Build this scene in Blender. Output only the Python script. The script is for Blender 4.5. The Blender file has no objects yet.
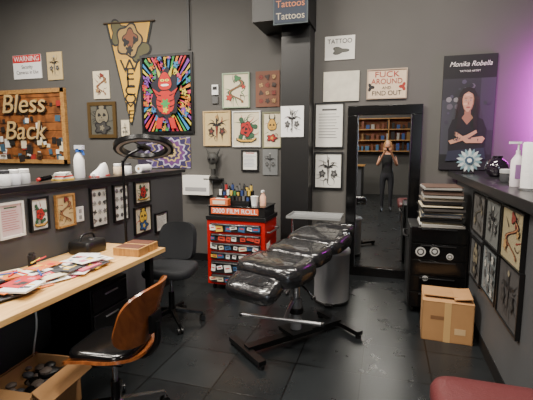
import bpy, bmesh, math, random
from mathutils import Vector, Matrix
random.seed(7)
sc=bpy.context.scene
# ---------------------------------------------------------------- survey maths
TH=math.atan(.301); PI=math.radians(7.4); H=1.55; F=400.0
cT,sT=math.cos(TH),math.sin(TH); cP,sP=math.cos(PI),math.sin(PI)
D=4.94; XL=-2.35; XR=0.75
def ray(u,v):
    a=u-266.5; dy=F*cP+(200-v)*sP; dz=-F*sP+(200-v)*cP
    return Vector((a*cT-dy*sT, a*sT+dy*cT, dz))
def onY(u,v,Y=D):
    r=ray(u,v); t=Y/r.y; return Vector((r.x*t,Y,H+r.z*t))
def onX(u,v,X):
    r=ray(u,v); t=X/r.x; return Vector((X,r.y*t,H+r.z*t))
# ---------------------------------------------------------------- materials
def lin(c):
    return tuple(((x/255)/12.92 if x/255<=.04045 else ((x/255+.055)/1.055)**2.4) for x in c)+(1,)
MC={}
def M(name,col,rough=.5,metal=0,noise=0,nscale=8,bump=0,bscale=40,coat=0,emit=0,spec=.5):
    if name in MC: return MC[name]
    m=bpy.data.materials.new(name); m.use_nodes=True; nt=m.node_tree; b=nt.nodes['Principled BSDF']
    c=lin(col); b.inputs['Base Color'].default_value=c
    b.inputs['Roughness'].default_value=rough; b.inputs['Metallic'].default_value=metal
    b.inputs['Coat Weight'].default_value=coat; b.inputs['Specular IOR Level'].default_value=spec
    if emit:
        b.inputs['Emission Color'].default_value=c; b.inputs['Emission Strength'].default_value=emit
    tc=nt.nodes.new('ShaderNodeTexCoord')
    if noise:
        n=nt.nodes.new('ShaderNodeTexNoise'); n.inputs['Scale'].default_value=nscale; n.inputs['Detail'].default_value=5
        r=nt.nodes.new('ShaderNodeMapRange'); r.inputs[1].default_value=.3; r.inputs[2].default_value=.7
        r.inputs[3].default_value=1-noise; r.inputs[4].default_value=1+noise
        mx=nt.nodes.new('ShaderNodeVectorMath'); mx.operation='SCALE'; mx.inputs[0].default_value=c[:3]
        nt.links.new(tc.outputs['Object'],n.inputs['Vector']); nt.links.new(n.outputs[0],r.inputs[0])
        nt.links.new(r.outputs[0],mx.inputs['Scale']); nt.links.new(mx.outputs[0],b.inputs['Base Color'])
    if bump:
        n=nt.nodes.new('ShaderNodeTexNoise'); n.inputs['Scale'].default_value=bscale; n.inputs['Detail'].default_value=3
        n.inputs['Distortion'].default_value=1.0
        bp=nt.nodes.new('ShaderNodeBump'); bp.inputs['Strength'].default_value=bump; bp.inputs['Distance'].default_value=.02
        nt.links.new(tc.outputs['Object'],n.inputs['Vector']); nt.links.new(n.outputs[0],bp.inputs['Height'])
        nt.links.new(bp.outputs[0],b.inputs['Normal'])
    MC[name]=m; return m
def wood(name,c1,c2,scale=3,stretch=(1,12,12),rough=.45):
    m=bpy.data.materials.new(name); m.use_nodes=True; nt=m.node_tree; b=nt.nodes['Principled BSDF']
    tc=nt.nodes.new('ShaderNodeTexCoord'); mp=nt.nodes.new('ShaderNodeMapping'); mp.inputs['Scale'].default_value=stretch
    n=nt.nodes.new('ShaderNodeTexNoise'); n.inputs['Scale'].default_value=scale; n.inputs['Detail'].default_value=6; n.inputs['Distortion'].default_value=.6
    cr=nt.nodes.new('ShaderNodeValToRGB'); cr.color_ramp.elements[0].color=lin(c1); cr.color_ramp.elements[1].color=lin(c2)
    cr.color_ramp.elements[0].position=.3; cr.color_ramp.elements[1].position=.7
    nt.links.new(tc.outputs['Object'],mp.inputs[0]); nt.links.new(mp.outputs[0],n.inputs['Vector'])
    nt.links.new(n.outputs[0],cr.inputs[0]); nt.links.new(cr.outputs[0],b.inputs['Base Color']); b.inputs['Roughness'].default_value=rough
    return m
def tile_mat():
    m=bpy.data.materials.new('floor_tile'); m.use_nodes=True; nt=m.node_tree; b=nt.nodes['Principled BSDF']
    tc=nt.nodes.new('ShaderNodeTexCoord'); br=nt.nodes.new('ShaderNodeTexBrick')
    br.offset=0; br.inputs['Scale'].default_value=1; br.inputs['Brick Width'].default_value=.46; br.inputs['Row Height'].default_value=.46
    br.inputs['Mortar Size'].default_value=.005; br.inputs['Color1'].default_value=lin((26,29,31)); br.inputs['Color2'].default_value=lin((36,39,41))
    br.inputs['Mortar'].default_value=lin((9,9,10))
    n=nt.nodes.new('ShaderNodeTexNoise'); n.inputs['Scale'].default_value=6; n.inputs['Detail'].default_value=8
    mx=nt.nodes.new('ShaderNodeMix'); mx.data_type='RGBA'; mx.blend_type='MULTIPLY'; mx.inputs[0].default_value=.4
    nt.links.new(tc.outputs['Object'],br.inputs['Vector']); nt.links.new(tc.outputs['Object'],n.inputs['Vector'])
    nt.links.new(br.outputs['Color'],mx.inputs[6]); nt.links.new(n.outputs[0],mx.inputs[7]); nt.links.new(mx.outputs[2],b.inputs['Base Color'])
    r=nt.nodes.new('ShaderNodeMapRange'); r.inputs[3].default_value=.22; r.inputs[4].default_value=.36
    nt.links.new(n.outputs[0],r.inputs[0]); nt.links.new(r.outputs[0],b.inputs['Roughness']); b.inputs['Specular IOR Level'].default_value=.4
    bp=nt.nodes.new('ShaderNodeBump'); bp.inputs['Strength'].default_value=.4; bp.inputs['Distance'].default_value=.003; bp.invert=True
    nt.links.new(br.outputs['Fac'],bp.inputs['Height']); nt.links.new(bp.outputs[0],b.inputs['Normal'])
    return m
WALL=M('wall_paint_grey',(84,82,79),.7,noise=.06,nscale=1.5)
PONY=M('partition_paint',(72,73,75),.55,noise=.08,nscale=2)
BLK=M('black_paint',(18,18,19),.4); BLKM=M('black_metal',(16,16,17),.3,.3)
BLKG=M('black_gloss',(10,10,11),.18); CAPM=M('black_cap',(26,26,28),.3)
CHROME=M('chrome',(215,215,218),.2,1); STEEL=M('brushed_steel',(185,185,188),.35,1); TRAYM=M('tray_steel',(160,162,162),.4,.5)
GREYP=M('grey_powdercoat',(130,132,134),.4,.4)
WHITE=M('white_plastic',(232,232,230),.4); PAPER=M('paper_white',(222,220,212),.8); CREAM=M('paper_cream',(214,202,172),.8)
AGED=M('paper_aged',(196,172,122),.8); RED=M('toolbox_red',(176,20,18),.3,coat=.4); BURG=M('burgundy_vinyl',(84,38,40),.4,bump=.15,bscale=60)
VINYL=M('wrapped_black_vinyl',(28,28,30),.24,bump=.8,bscale=9,coat=.7); FAB=M('black_fabric',(16,19,24),.8,bump=.2,bscale=200)
CARD=M('cardboard',(164,122,78),.85,noise=.08,nscale=5); TAPE=M('packing_tape',(190,154,104),.3)
DESKW=wood('desk_wood',(190,144,84),(230,188,124),2.2,(14,1.2,14),.35)
SHELLW=wood('walnut_shell',(92,48,22),(144,82,40),3,(10,2,2),.22)
PEGW=wood('rustic_wood',(74,40,18),(164,98,44),6,(1,1,10),.6)
FRAMEW=wood('light_wood_frame',(140,98,50),(186,140,80),5,(8,8,1),.5)
BRASSF=M('bronze_frame',(98,78,48),.35,.4)
def C(r,g,b): return M('ink_%d_%d_%d'%(r,g,b),(r,g,b),.65)
INK=C(22,20,22)
# ---------------------------------------------------------------- builder
class B:
    def __init__(s,name): s.name=name; s.bm=bmesh.new(); s.mats=[]
    def mi(s,m):
        if m not in s.mats: s.mats.append(m)
        return s.mats.index(m)
    def _set(s,verts,mat):
        i=s.mi(mat)
        for v in verts:
            for f in v.link_faces: f.material_index=i
    def box(s,c,size,mat,R=None):
        Mx=Matrix.Translation(Vector(c))@(R.to_4x4() if R else Matrix())@Matrix.Diagonal((*size,1))
        r=bmesh.ops.create_cube(s.bm,size=1,matrix=Mx); s._set(r['verts'],mat)
    def cyl(s,p0,p1,r,mat,r2=None,seg=20):
        p0=Vector(p0);p1=Vector(p1);d=p1-p0
        Mx=Matrix.Translation((p0+p1)/2)@d.to_track_quat('Z','Y').to_matrix().to_4x4()
        g=bmesh.ops.create_cone(s.bm,cap_ends=True,segments=seg,radius1=r,radius2=r if r2 is None else r2,depth=d.length,matrix=Mx); s._set(g['verts'],mat)
    def sph(s,c,r,mat,sc=(1,1,1),R=None,seg=20):
        Mx=Matrix.Translation(Vector(c))@(R.to_4x4() if R else Matrix())@Matrix.Diagonal((*sc,1))
        g=bmesh.ops.create_uvsphere(s.bm,u_segments=seg,v_segments=seg*2//3,radius=r,matrix=Mx); s._set(g['verts'],mat)
    def loft(s,loops,mat,cap=True,closed=False):
        i=s.mi(mat); L=[[s.bm.verts.new(p) for p in lp] for lp in loops]; n=len(L[0])
        rng=range(len(L)) if closed else range(len(L)-1)
        for k in rng:
            a=L[k];b=L[(k+1)%len(L)]
            for j in range(n):
                try: f=s.bm.faces.new((a[j],a[(j+1)%n],b[(j+1)%n],b[j])); f.material_index=i
                except: pass
        if cap and not closed:
            f=s.bm.faces.new(list(reversed(L[0]))); f.material_index=i
            f=s.bm.faces.new(L[-1]); f.material_index=i
    def lathe(s,c,prof,mat,seg=24):
        c=Vector(c); s.loft([[c+Vector((r*math.cos(2*math.pi*j/seg),r*math.sin(2*math.pi*j/seg),z)) for j in range(seg)] for r,z in prof],mat)
    def tube(s,pts,r,mat,seg=10,closed=False,smooth=4):
        P=[Vector(p) for p in pts]
        if smooth>1 and len(P)>2:
            Q=[];n=len(P)
            rg=range(n) if closed else range(n-1)
            for i in rg:
                if closed: p0,p1,p2,p3=P[(i-1)%n],P[i],P[(i+1)%n],P[(i+2)%n]
                else: p0,p1,p2,p3=P[max(i-1,0)],P[i],P[i+1],P[min(i+2,n-1)]
                for k in range(smooth):
                    t=k/smooth
                    Q.append(.5*((2*p1)+(p2-p0)*t+(2*p0-5*p1+4*p2-p3)*t*t+(3*p1-p0-3*p2+p3)*t**3))
            if not closed: Q.append(P[-1])
            P=Q
        loops=[];n=len(P);up=None
        for i in range(n):
            if closed: d=P[(i+1)%n]-P[(i-1)%n]
            else: d=P[min(i+1,n-1)]-P[max(i-1,0)]
            d.normalize()
            if up is None: up=Vector((0,0,1)) if abs(d.z)<.9 else Vector((1,0,0))
            x=d.cross(up).normalized(); up=x.cross(d).normalized()
            loops.append([P[i]+x*r*math.cos(2*math.pi*j/seg)+up*r*math.sin(2*math.pi*j/seg) for j in range(seg)])
        s.loft(loops,mat,cap=not closed,closed=closed)
    def prism(s,pts,z0,z1,mat,Mx=Matrix()):
        s.loft([[Mx@Vector((p[0],p[1],z)) for p in pts] for z in (z0,z1)],mat)
    def pad(s,c,L,W,T,mat,R=None,cr=.08,soft=.03):
        R=R.to_4x4() if R else Matrix(); Mx=Matrix.Translation(Vector(c))@R
        def out(ins,z):
            w=W/2-ins;l=L/2-ins;r=max(cr-ins*.6,.012);pts=[]
            for cx,cy,a0 in ((w-r,l-r,0),(-w+r,l-r,90),(-w+r,-l+r,180),(w-r,-l+r,270)):
                for k in range(7):
                    a=math.radians(a0+k*15); pts.append(Mx@Vector((cx+r*math.cos(a),cy+r*math.sin(a),z)))
            return pts
        h=T/2
        s.loft([out(soft*1.3,-h),out(soft*.3,-h*.85),out(0,-h*.4),out(0,h*.25),out(soft*.35,h*.7),out(soft,h*.93),out(soft*2.2,h),out(min(W,L)*.3,h*1.08)],mat)
    def poly(s,pts,mat):
        f=s.bm.faces.new([s.bm.verts.new(p) for p in pts]); f.material_index=s.mi(mat)
    def build(s,loc=(0,0,0),rz=0,mat=None,bevel=0,angle=40,parent=None):
        if mat!='keep': bmesh.ops.recalc_face_normals(s.bm,faces=list(s.bm.faces))
        me=bpy.data.meshes.new(s.name); s.bm.to_mesh(me); s.bm.free()
        for m in s.mats: me.materials.append(m)
        for p in me.polygons: p.use_smooth=True
        me.set_sharp_from_angle(angle=math.radians(angle))
        o=bpy.data.objects.new(s.name,me); sc.collection.objects.link(o)
        o.location=loc; o.rotation_euler=(0,0,rz)
        if bevel:
            b=o.modifiers.new('bevel','BEVEL'); b.width=bevel; b.segments=2; b.limit_method='ANGLE'; b.angle_limit=math.radians(50)
        if parent: o.parent=parent
        return o
def RX(a): return Matrix.Rotation(math.radians(a),3,'X')
def RY(a): return Matrix.Rotation(math.radians(a),3,'Y')
def RZ(a): return Matrix.Rotation(math.radians(a),3,'Z')
def text(parent,body,size,loc,mat,name='lettering',ext=.0006,rot=(0,0,0),sx=1,sh=0):
    cu=bpy.data.curves.new(name,'FONT'); cu.body=body; cu.size=size; cu.align_x='CENTER'; cu.align_y='CENTER'; cu.extrude=ext; cu.shear=sh
    cu.materials.append(mat); o=bpy.data.objects.new(name,cu); sc.collection.objects.link(o)
    o.parent=parent; o.location=loc; o.rotation_euler=rot; o.scale=(sx,1,1); return o
def simple_box(name,lo,hi,mat,bevel=0):
    lo=Vector(lo);hi=Vector(hi); b=B(name); b.box((0,0,0),hi-lo,mat); return b.build((lo+hi)/2,bevel=bevel)
GAP=.003
def face_matrix(c,face):
    R,N={'back':(Vector((1,0,0)),Vector((0,-1,0))),'right':(Vector((0,-1,0)),Vector((-1,0,0))),'left':(Vector((0,1,0)),Vector((1,0,0)))}[face]
    c=Vector(c)+N*GAP; m=Matrix.Identity(4)
    for i in range(3): m[i][0]=R[i]; m[i][1]=(0,0,1)[i]; m[i][2]=N[i]; m[i][3]=c[i]
    return m
# ---------------------------------------------------------------- room shell
WX0,WX1,WY0,CZ=-6.6,3.6,-4.2,4.0
simple_box('floor',(WX0-.1,WY0-.1,-.1),(WX1+.1,D+.1,0),tile_mat())
simple_box('ceiling',(WX0-.1,WY0-.1,CZ),(WX1+.1,D+.1,CZ+.1),M('ceiling_dark',(36,36,38),.9))
simple_box('wall_back',(WX0-.1,D,0),(WX1+.1,D+.12,CZ),WALL)
simple_box('wall_left',(WX0-.12,WY0,0),(WX0,D,CZ),WALL)
simple_box('wall_right',(WX1,WY0,0),(WX1+.12,D,CZ),WALL)
simple_box('wall_front',(WX0,WY0-.12,0),(WX1,WY0,CZ),WALL)
simple_box('baseboard_back',(WX0,D-.015,0),(WX1,D,.1),BLK)
simple_box('column',(-1.22,4.65,0),(-.885,D,CZ),M('column_black',(11,11,12),.45))
simple_box('trim_beam_box',(-1.49,4.4,2.93),(-.87,D,CZ),M('beam_black',(9,9,10),.5))
simple_box('conduit_pipe',(onY(188,20).x,D-.03,onY(188,50).z),(onY(188,20).x+.03,D,CZ),M('conduit_grey',(60,60,60),.5))
b=B('wall_partition_left'); b.box((0,0,.63),(.16,5.3,1.26),PONY); b.box((.083,0,.05),(.006,5.3,.1),BLK)
b.build((XL-.08,1.64,0))
simple_box('trim_partition_cap',(XL-.21,1.64-2.67,1.26),(XL+.04,1.64+2.67,1.30),CAPM,.004)
b=B('wall_partition_right'); b.box((0,0,.6175),(.16,5.0,1.235),PONY); b.box((-.083,0,.05),(.006,5.0,.1),BLK)
b.build((XR+.08,2.35,0))
simple_box('trim_counter_top',(.65,-.18,1.24),(1.21,4.88,1.30),CAPM,.005)
# ---------------------------------------------------------------- wall art
def blob(r,n=5,a=.3,sx=1,sy=1,ph=0,c=(0,0),m=0,bb=0,N=48):
    out=[]
    for i in range(N):
        t=2*math.pi*i/N; rr=r*(1+a*math.cos(n*t+ph)+bb*math.cos(m*t))
        out.append((c[0]+sx*rr*math.cos(t),c[1]+sy*rr*math.sin(t)))
    return out
class Pic:
    def __init__(s,name,w,h,frame=None,ft=.012,paper=PAPER,depth=.012,step=.0004):
        s.b=B(name); s.w=w; s.h=h; s.z=depth; s.k=0; s.step=step
        s.b.box((0,0,depth/2),(w-.002,h-.002,depth),paper)
        if frame:
            fd=depth+.012
            s.b.box((0,h/2-ft/2,fd/2),(w,ft,fd),frame); s.b.box((0,-h/2+ft/2,fd/2),(w,ft,fd),frame)
            s.b.box((w/2-ft/2,0,fd/2),(ft,h-2*ft,fd),frame); s.b.box((-w/2+ft/2,0,fd/2),(ft,h-2*ft,fd),frame)
        s.ft=ft if frame else 0
    def sh(s,pts,mat):
        s.k+=1; z=s.z+s.step*s.k; W=s.w/2-s.ft-.003; Hh=s.h/2-s.ft-.003
        s.b.poly([(max(-W,min(W,p[0])),max(-Hh,min(Hh,p[1])),z) for p in pts],mat)
    def rect(s,x0,y0,x1,y1,mat): s.sh([(x0,y0),(x1,y0),(x1,y1),(x0,y1)],mat)
    def inked(s,pts_f,mat,r,line=.12,**kw):
        s.sh(pts_f(r*(1+line),**kw),INK); s.sh(pts_f(r,**kw),mat)
    def stroke(s,x,y,l,a,cv,wd,mat):
        L=[];R=[]
        for i in range(9):
            t=i/8; aa=a+cv*t; L.append((x-math.sin(aa)*wd*(1-t),y+math.cos(aa)*wd*(1-t))); R.append((x+math.sin(aa)*wd*(1-t),y-math.cos(aa)*wd*(1-t)))
            x+=math.cos(aa)*l/8;y+=math.sin(aa)*l/8
        s.sh(L+R[::-1],mat)
    def done(s,c,face):
        o=s.b.build(mat='keep'); o.matrix_world=face_matrix(c,face); return o
def place(u0,v0,u1,v1,face,P=None):
    um=(u0+u1)/2;vm=(v0+v1)/2
    f={'back':lambda u,v:onY(u,v,P or D),'left':lambda u,v:onX(u,v,P or XL),'right':lambda u,v:onX(u,v,P or XR)}[face]
    a=f(u0,vm);b=f(u1,vm);t=f(um,v0);bt=f(um,v1)
    w=abs(b.x-a.x)+abs(b.y-a.y); h=t.z-bt.z; c=(a+b)/2; c.z=(t.z+bt.z)/2
    return c,w,h
PAL={'red':[C(166,34,28),C(46,84,58),C(204,156,60)],'green':[C(58,112,70),C(40,84,60),C(178,54,40)],
 'dark':[C(120,44,34),C(60,44,36),C(160,124,76)],'bw':[C(120,118,116),C(70,70,70),C(160,158,152)],
 'blue':[C(40,80,130),C(180,60,50),C(220,180,60)],'dim':[C(58,56,54),C(40,40,40),C(120,112,92)]}
def flash(name,box,face='back',pal='red',frame=None,paper=CREAM,P=None,ft=.015,kind=0,depth=.012):
    c,w,h=place(*box,face,P); p=Pic(name,w,h,frame,ft,paper,depth); rn=random.Random(int(box[0]*7+box[1]*13)); cs=PAL[pal]; m=min(w,h)
    if kind in(0,1,2,4):
        for i in range(12):
            a=rn.uniform(0,6.28); p.stroke(math.cos(a)*w*.2,math.sin(a)*h*.22,m*rn.uniform(.2,.4),a+rn.uniform(-.6,.6),rn.uniform(-2.5,2.5),m*.018,rn.choice([INK,cs[1],cs[0]]))
    if kind==0:
        for a in (.3,2.2,3.9,5.3):
            p.inked(lambda r,**k:blob(r,2,.45,1,1,a,c=(math.cos(a)*m*.25,math.sin(a)*h*.25)),cs[1],m*.10)
        p.inked(lambda r:blob(r,5,.12,1,1.15,.5),cs[0],m*.2)
        p.sh(blob(m*.13,4,.2,1,1.1,1),INK); p.sh(blob(m*.11,3,.25,1,1,2),cs[0]); p.sh(blob(m*.05,3,.2),INK)
        y=-h*.3; p.sh([(-w*.36,y-.02*h),(-w*.2,y-.07*h),(w*.2,y-.07*h),(w*.36,y),(w*.36,y+.07*h),(w*.2,y+.01*h),(-w*.2,y+.01*h),(-w*.36,y+.06*h)],INK)
        y+=.003; p.sh([(-w*.33,y-.0*h),(-w*.19,y-.055*h),(w*.19,y-.055*h),(w*.33,y+.01*h),(w*.33,y+.05*h),(w*.19,y-.005*h),(-w*.19,y-.005*h),(-w*.33,y+.04*h)],cs[2])
    elif kind==1:
        N=26
        def body(q):
            L=[];R=[]
            for i in range(N+1):
                t=i/N; x=math.sin(t*math.pi*2.6)*w*.24; y=h*(.34-.7*t); r=m*.085*(1-.8*abs(t-.3))*q; L.append((x-r,y));R.append((x+r,y))
            return L+R[::-1]
        p.sh(body(1),INK); p.sh(body(.65),cs[0]); p.sh(body(.25),cs[2])
        p.inked(lambda r:blob(r,3,.25,1.2,1,0,c=(w*.05,h*.34)),cs[0],m*.09)
        p.inked(lambda r:blob(r,5,.25,1,1,0,c=(-w*.25,-h*.2)),cs[2],m*.09); p.inked(lambda r:blob(r,6,.3,1,1,0,c=(w*.28,h*.1)),cs[2],m*.06)
    elif kind==2:
        p.sh(blob(m*.24,3,.08,1,1.25,1.57,c=(0,h*.14)),INK); p.sh(blob(m*.215,3,.08,1,1.25,1.57,c=(0,h*.14)),cs[2])
        for sx in(-1,1): p.sh(blob(m*.055,3,.15,1,.9,1,c=(sx*m*.09,h*.14)),INK); p.stroke(sx*m*.1,h*.3,m*.3,1.57-sx*.6,sx*1.5,m*.04,INK)
        p.sh([(-.02*m,h*.05),(.02*m,h*.05),(0,h*.1)],INK)
        for i in range(4): x=(-1.5+i)*m*.05; p.rect(x-m*.004,-h*.03,x+m*.008,h*.02,INK)
        p.sh(blob(m*.2,5,.2,1.3,.9,0,c=(0,-h*.22)),INK); p.sh(blob(m*.16,5,.25,1.3,.9,0,c=(0,-h*.22)),cs[0]); p.sh(blob(m*.07,5,.3,1,1,0,c=(0,-h*.22)),cs[2])
    elif kind==3:
        p.rect(-w*.25,h*.33,w*.25,h*.37,cs[1])
        for i in range(9): y=h*.25-i*h*.065; p.rect(-w*.36,y,w*(.36-.2*rn.random()),y+h*.012,cs[0])
    elif kind==4:
        p.sh([(0,-h*.40),(m*.05,h*.08),(-m*.05,h*.08)],INK); p.sh([(0,-h*.36),(m*.03,h*.06),(-m*.03,h*.06)],cs[0])
        p.sh(blob(m*.04,2,.5,2.6,1,0,c=(0,h*.1)),INK); p.rect(-m*.025,h*.1,m*.025,h*.3,INK); p.sh(blob(m*.05,4,.1,1,1,0,c=(0,h*.33)),cs[2])
        for sx in (-1,1): p.inked(lambda r:blob(r,5,.22,1,1.2,sx,c=(sx*w*.2,-h*.08)),cs[1],m*.09); p.sh(blob(m*.04,3,.3,1,1,0,c=(sx*w*.2,-h*.08)),cs[0]); p.stroke(sx*w*.05,h*.12,m*.35,1.57-sx*1.0,-sx*1.8,m*.03,INK)
    elif kind==5:
        for i in range(3):
            for j in range(4):
                cc=((i-1)*w*.27,(j-1.5)*h*.22); a=rn.choice([3,4,5,6]); q=rn.random()*.4
                p.inked(lambda r:blob(r,a,q,1,1,i+j,c=cc,N=30),cs[(i+j)%3],m*.08); p.stroke(cc[0],cc[1],m*.13,rn.uniform(0,6),2,m*.01,INK)
    return p.done(c,face)
c,w,h=place(14,55,42,79,'back'); p=Pic('warning_sign',w,h,None,0,WHITE,.01)
p.rect(-w/2,h*.18,w/2,h*.5,C(196,30,30)); o=p.done(c,'back')
text(o,'WARNING',h*.3,(0,h*.33,.014),WHITE,sx=.95); text(o,'Security\nCameras in Use',h*.22,(0,-h*.12,.012),INK,sx=.85)
flash('tattoo_flash_print',(48,52,63,80),pal='bw',kind=4,paper=AGED)
flash('tattoo_flash_print',(94,71,110,99),pal='dark',kind=1,paper=CREAM)
flash('framed_vintage_picture',(89,102,117,138),pal='dim',kind=2,frame=BRASSF,ft=.05,paper=C(84,82,72))
flash('tattoo_flash_print',(122,120,130,140),pal='bw',kind=4,paper=CREAM)
c,w,h=place(-14,90,68,163,'back'); b=B('rustic_wood_sign_board')
nb=9
for i in range(nb): b.box((0,-h/2+(i+.5)*h/nb,.015),(w-.06,h/nb-.008,.03),PEGW)
for sx in (-1,1): b.box((sx*(w/2-.03),0,.025),(.07,h,.05),FRAMEW)
b.box((0,h/2-.03,.025),(w,.06,.05),FRAMEW); b.box((0,-h/2+.03,.025),(w,.06,.05),FRAMEW)
rn=random.Random(4)
for i in range(70):
    x=rn.uniform(-w*.42,w*.46);y=rn.choice([rn.uniform(-h*.45,-h*.18),rn.uniform(-h*.45,h*.42)]); s_=rn.uniform(.04,.11)
    b.box((x,y,.034+.0003*i),(s_,s_*rn.uniform(.8,1.5),.006),rn.choice([PAPER,CREAM,C(30,28,26),C(150,40,32),C(60,90,110),C(150,110,50),C(40,30,24),C(70,44,26),C(50,34,22)]),RZ(rn.uniform(-12,12)))
for i in range(6): b.cyl((-w*.4+i*w*.15,-h*.4,.03),(-w*.4+i*w*.15,-h*.4,.11),.012,BRASSF,seg=8)
o=b.build(); o.matrix_world=face_matrix(c,'back')
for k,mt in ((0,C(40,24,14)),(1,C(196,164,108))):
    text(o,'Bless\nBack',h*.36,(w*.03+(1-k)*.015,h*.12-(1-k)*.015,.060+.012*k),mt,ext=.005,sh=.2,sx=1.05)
# pennant: yellow felt with dark edge and black lettering
pa=onY(106,24);pb=onY(153,21);pc=onY(132,128); b=B('welcome_pennant'); cx=(pa+pb)/2
def L2(q): return (q.x-cx.x,q.z-cx.z)
A_,B_,C_=L2(pa),L2(pb),L2(pc)
lerp=lambda p,q,t:(p[0]+(q[0]-p[0])*t,p[1]+(q[1]-p[1])*t)
def quad(pts,z,mat): b.poly([(x,y,z) for x,y in pts],mat)
NAV=C(24,28,26);YEL=C(216,166,48)
lA,lB=lerp(A_,C_,.97),lerp(B_,C_,.97)
b.loft([[(x,y,z) for x,y in (A_,B_,lB,lA)] for z in (.004,.008)],NAV)
i1,i2,i3,i4=lerp(A_,B_,.05),lerp(A_,B_,.95),lerp(lerp(A_,C_,.94),lerp(B_,C_,.94),.8),lerp(lerp(A_,C_,.94),lerp(B_,C_,.94),.2)
q1,q2=lerp(i1,i4,.36),lerp(i2,i3,.36)
quad([i1,i2,i3,i4],.009,YEL); quad([lerp(i1,i2,.04),lerp(i1,i2,.96),lerp(q1,q2,.97),lerp(q1,q2,.03)],.0093,C(196,150,60))
mm=lerp(lerp(i1,i2,.5),lerp(q1,q2,.5),.5); R_=(B_[0]-A_[0])*.27
for k,(r,mt,n,a,dx,dy) in enumerate(((R_*.7,INK,3,.3,.16,-.12),(R_*.6,C(84,80,50),3,.3,.16,-.12),(R_*.7,INK,3,.3,-.16,.12),(R_*.6,C(84,80,50),3,.3,-.16,.12),(R_,INK,5,.12,0,0),(R_*.88,C(160,128,70),5,.12,0,0),(R_*.55,INK,4,.2,.02,.03),(R_*.47,C(120,70,44),4,.2,.02,.03),(R_*.22,INK,3,.3,-.05,-.02),(R_*.2,INK,3,.3,.1,.0),(R_*.25,INK,5,.3,0,-.13))):
    quad(blob(r,n,a,1,1.1,0,c=(mm[0]+dx,mm[1]+dy)),.0098+.0005*k,mt)
b.cyl((A_[0]-.03,A_[1],.012),(B_[0]+.03,B_[1],.012),.012,C(60,46,30))
o=b.build(mat='keep'); o.matrix_world=face_matrix((cx.x,D,cx.z),'back')
ang=math.atan2(C_[1]-(A_[1]+B_[1])/2,C_[0]-(A_[0]+B_[0])/2)
for i,chx in enumerate('WELCOME'):
    t=.41+i*.077; pt=lerp(lerp(A_,C_,t),lerp(B_,C_,t),.5); text(o,chx,.32*(1-t*.55),(pt[0],pt[1],.0125),INK,rot=(0,0,ang+math.radians(90)),sx=1.25,ext=.001)
# big psychedelic poster
c,w,h=place(142,54,194,134,'back'); p=Pic('psychedelic_devil_poster',w,h,BLK,.035,BLKG,.012,.0002)
cols=[C(206,56,100),C(220,130,30),C(56,150,76),C(40,124,180),C(205,185,60),C(120,60,156),C(195,36,34)]
for i in range(44):
    a=i/44*2*math.pi; r1=min(w,h)*.60
    p.sh([(math.cos(a)*w*.2,math.sin(a)*h*.2),(math.cos(a)*r1*.98,math.sin(a)*r1*1.35),(math.cos(a+.08)*r1*.98,math.sin(a+.08)*r1*1.35)],cols[i%7])
rn=random.Random(12)
for i in range(60):
    a=rn.uniform(0,6.28); d=rn.uniform(.28,.47); cc=(math.cos(a)*w*d,math.sin(a)*h*d); q=rn.choice([3,4,5,6])
    p.inked(lambda r:blob(r,q,.3,1,1,a,c=cc,N=26),cols[i%7],w*rn.uniform(.025,.05)); p.stroke(cc[0],cc[1],w*.16,rn.uniform(0,6),3,w*.012,rn.choice([cols[(i+3)%7],INK]))
p.inked(lambda r:blob(r,9,.10,.95,1.5,.3),C(24,22,40),w*.26,.06)
RD=C(195,34,28)
p.inked(lambda r:blob(r,2,.12,.9,1.35,0,c=(0,-h*.1)),RD,w*.17,.1)
for sx in(-1,1):
    p.sh([(sx*w*.05,h*.2),(sx*w*.12,h*.21),(sx*w*.17,h*.36),(sx*w*.09,h*.27)],C(205,185,60))
    p.sh([(sx*w*.12,h*.02),(sx*w*.3,h*.1),(sx*w*.34,h*.2),(sx*w*.25,h*.06),(sx*w*.14,-h*.06)],RD)
    p.sh([(sx*w*.05,-h*.3),(sx*w*.16,-h*.3),(sx*w*.2,-h*.43),(sx*w*.1,-h*.43)],RD)
    for k in range(4): p.stroke(sx*w*.08,-h*.02-k*h*.07,w*.16,1.57-sx*1.4,sx*.8,w*.012,INK)
p.inked(lambda r:blob(r,3,.1,1,1.2,1.5,c=(0,h*.15)),RD,w*.12,.12)
for sx in(-1,1): p.sh(blob(w*.028,2,.1,1.3,.8,0,c=(sx*w*.045,h*.17),N=16),C(230,220,90)); p.sh(blob(w*.012,2,.1,1,1,0,c=(sx*w*.045,h*.17),N=10),INK)
p.sh(blob(w*.05,2,.3,1.2,.5,0,c=(0,h*.11),N=16),C(240,235,225)); p.sh(blob(w*.07,6,.3,1,1,0,c=(0,-h*.12)),C(56,150,76)); p.sh(blob(w*.045,5,.3,1,1,0,c=(0,-h*.2)),C(205,185,60))
p.done(c,'back')
c,w,h=place(138,137,191,168,'back'); p=Pic('mandala_tapestry',w,h,None,0,C(44,36,58),.008)
for k,(r,n,mt) in enumerate(((.70,20,C(156,148,172)),(.64,20,C(74,58,108)),(.54,16,C(160,140,92)),(.50,16,C(48,40,80)),(.40,12,C(170,162,184)),(.35,12,C(96,56,110)),(.25,10,C(180,158,104)),(.2,10,C(54,42,80)),(.13,8,C(180,158,104)),(.07,6,INK))):
    p.sh(blob(h*r*1.3,n,.10,1,.85,0,c=(w*.15,0),N=120),mt)
p.done(c,'back')
flash('framed_tattoo_art',(223,73,250,108),pal='green',kind=1,frame=C(150,170,140),paper=CREAM)
flash('tattoo_flash_print',(256,71,280,107),pal='dark',kind=5,paper=C(110,68,48))
flash('framed_tattoo_art',(204,111,231,146),pal='dark',kind=4,frame=C(190,160,110),paper=AGED)
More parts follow.
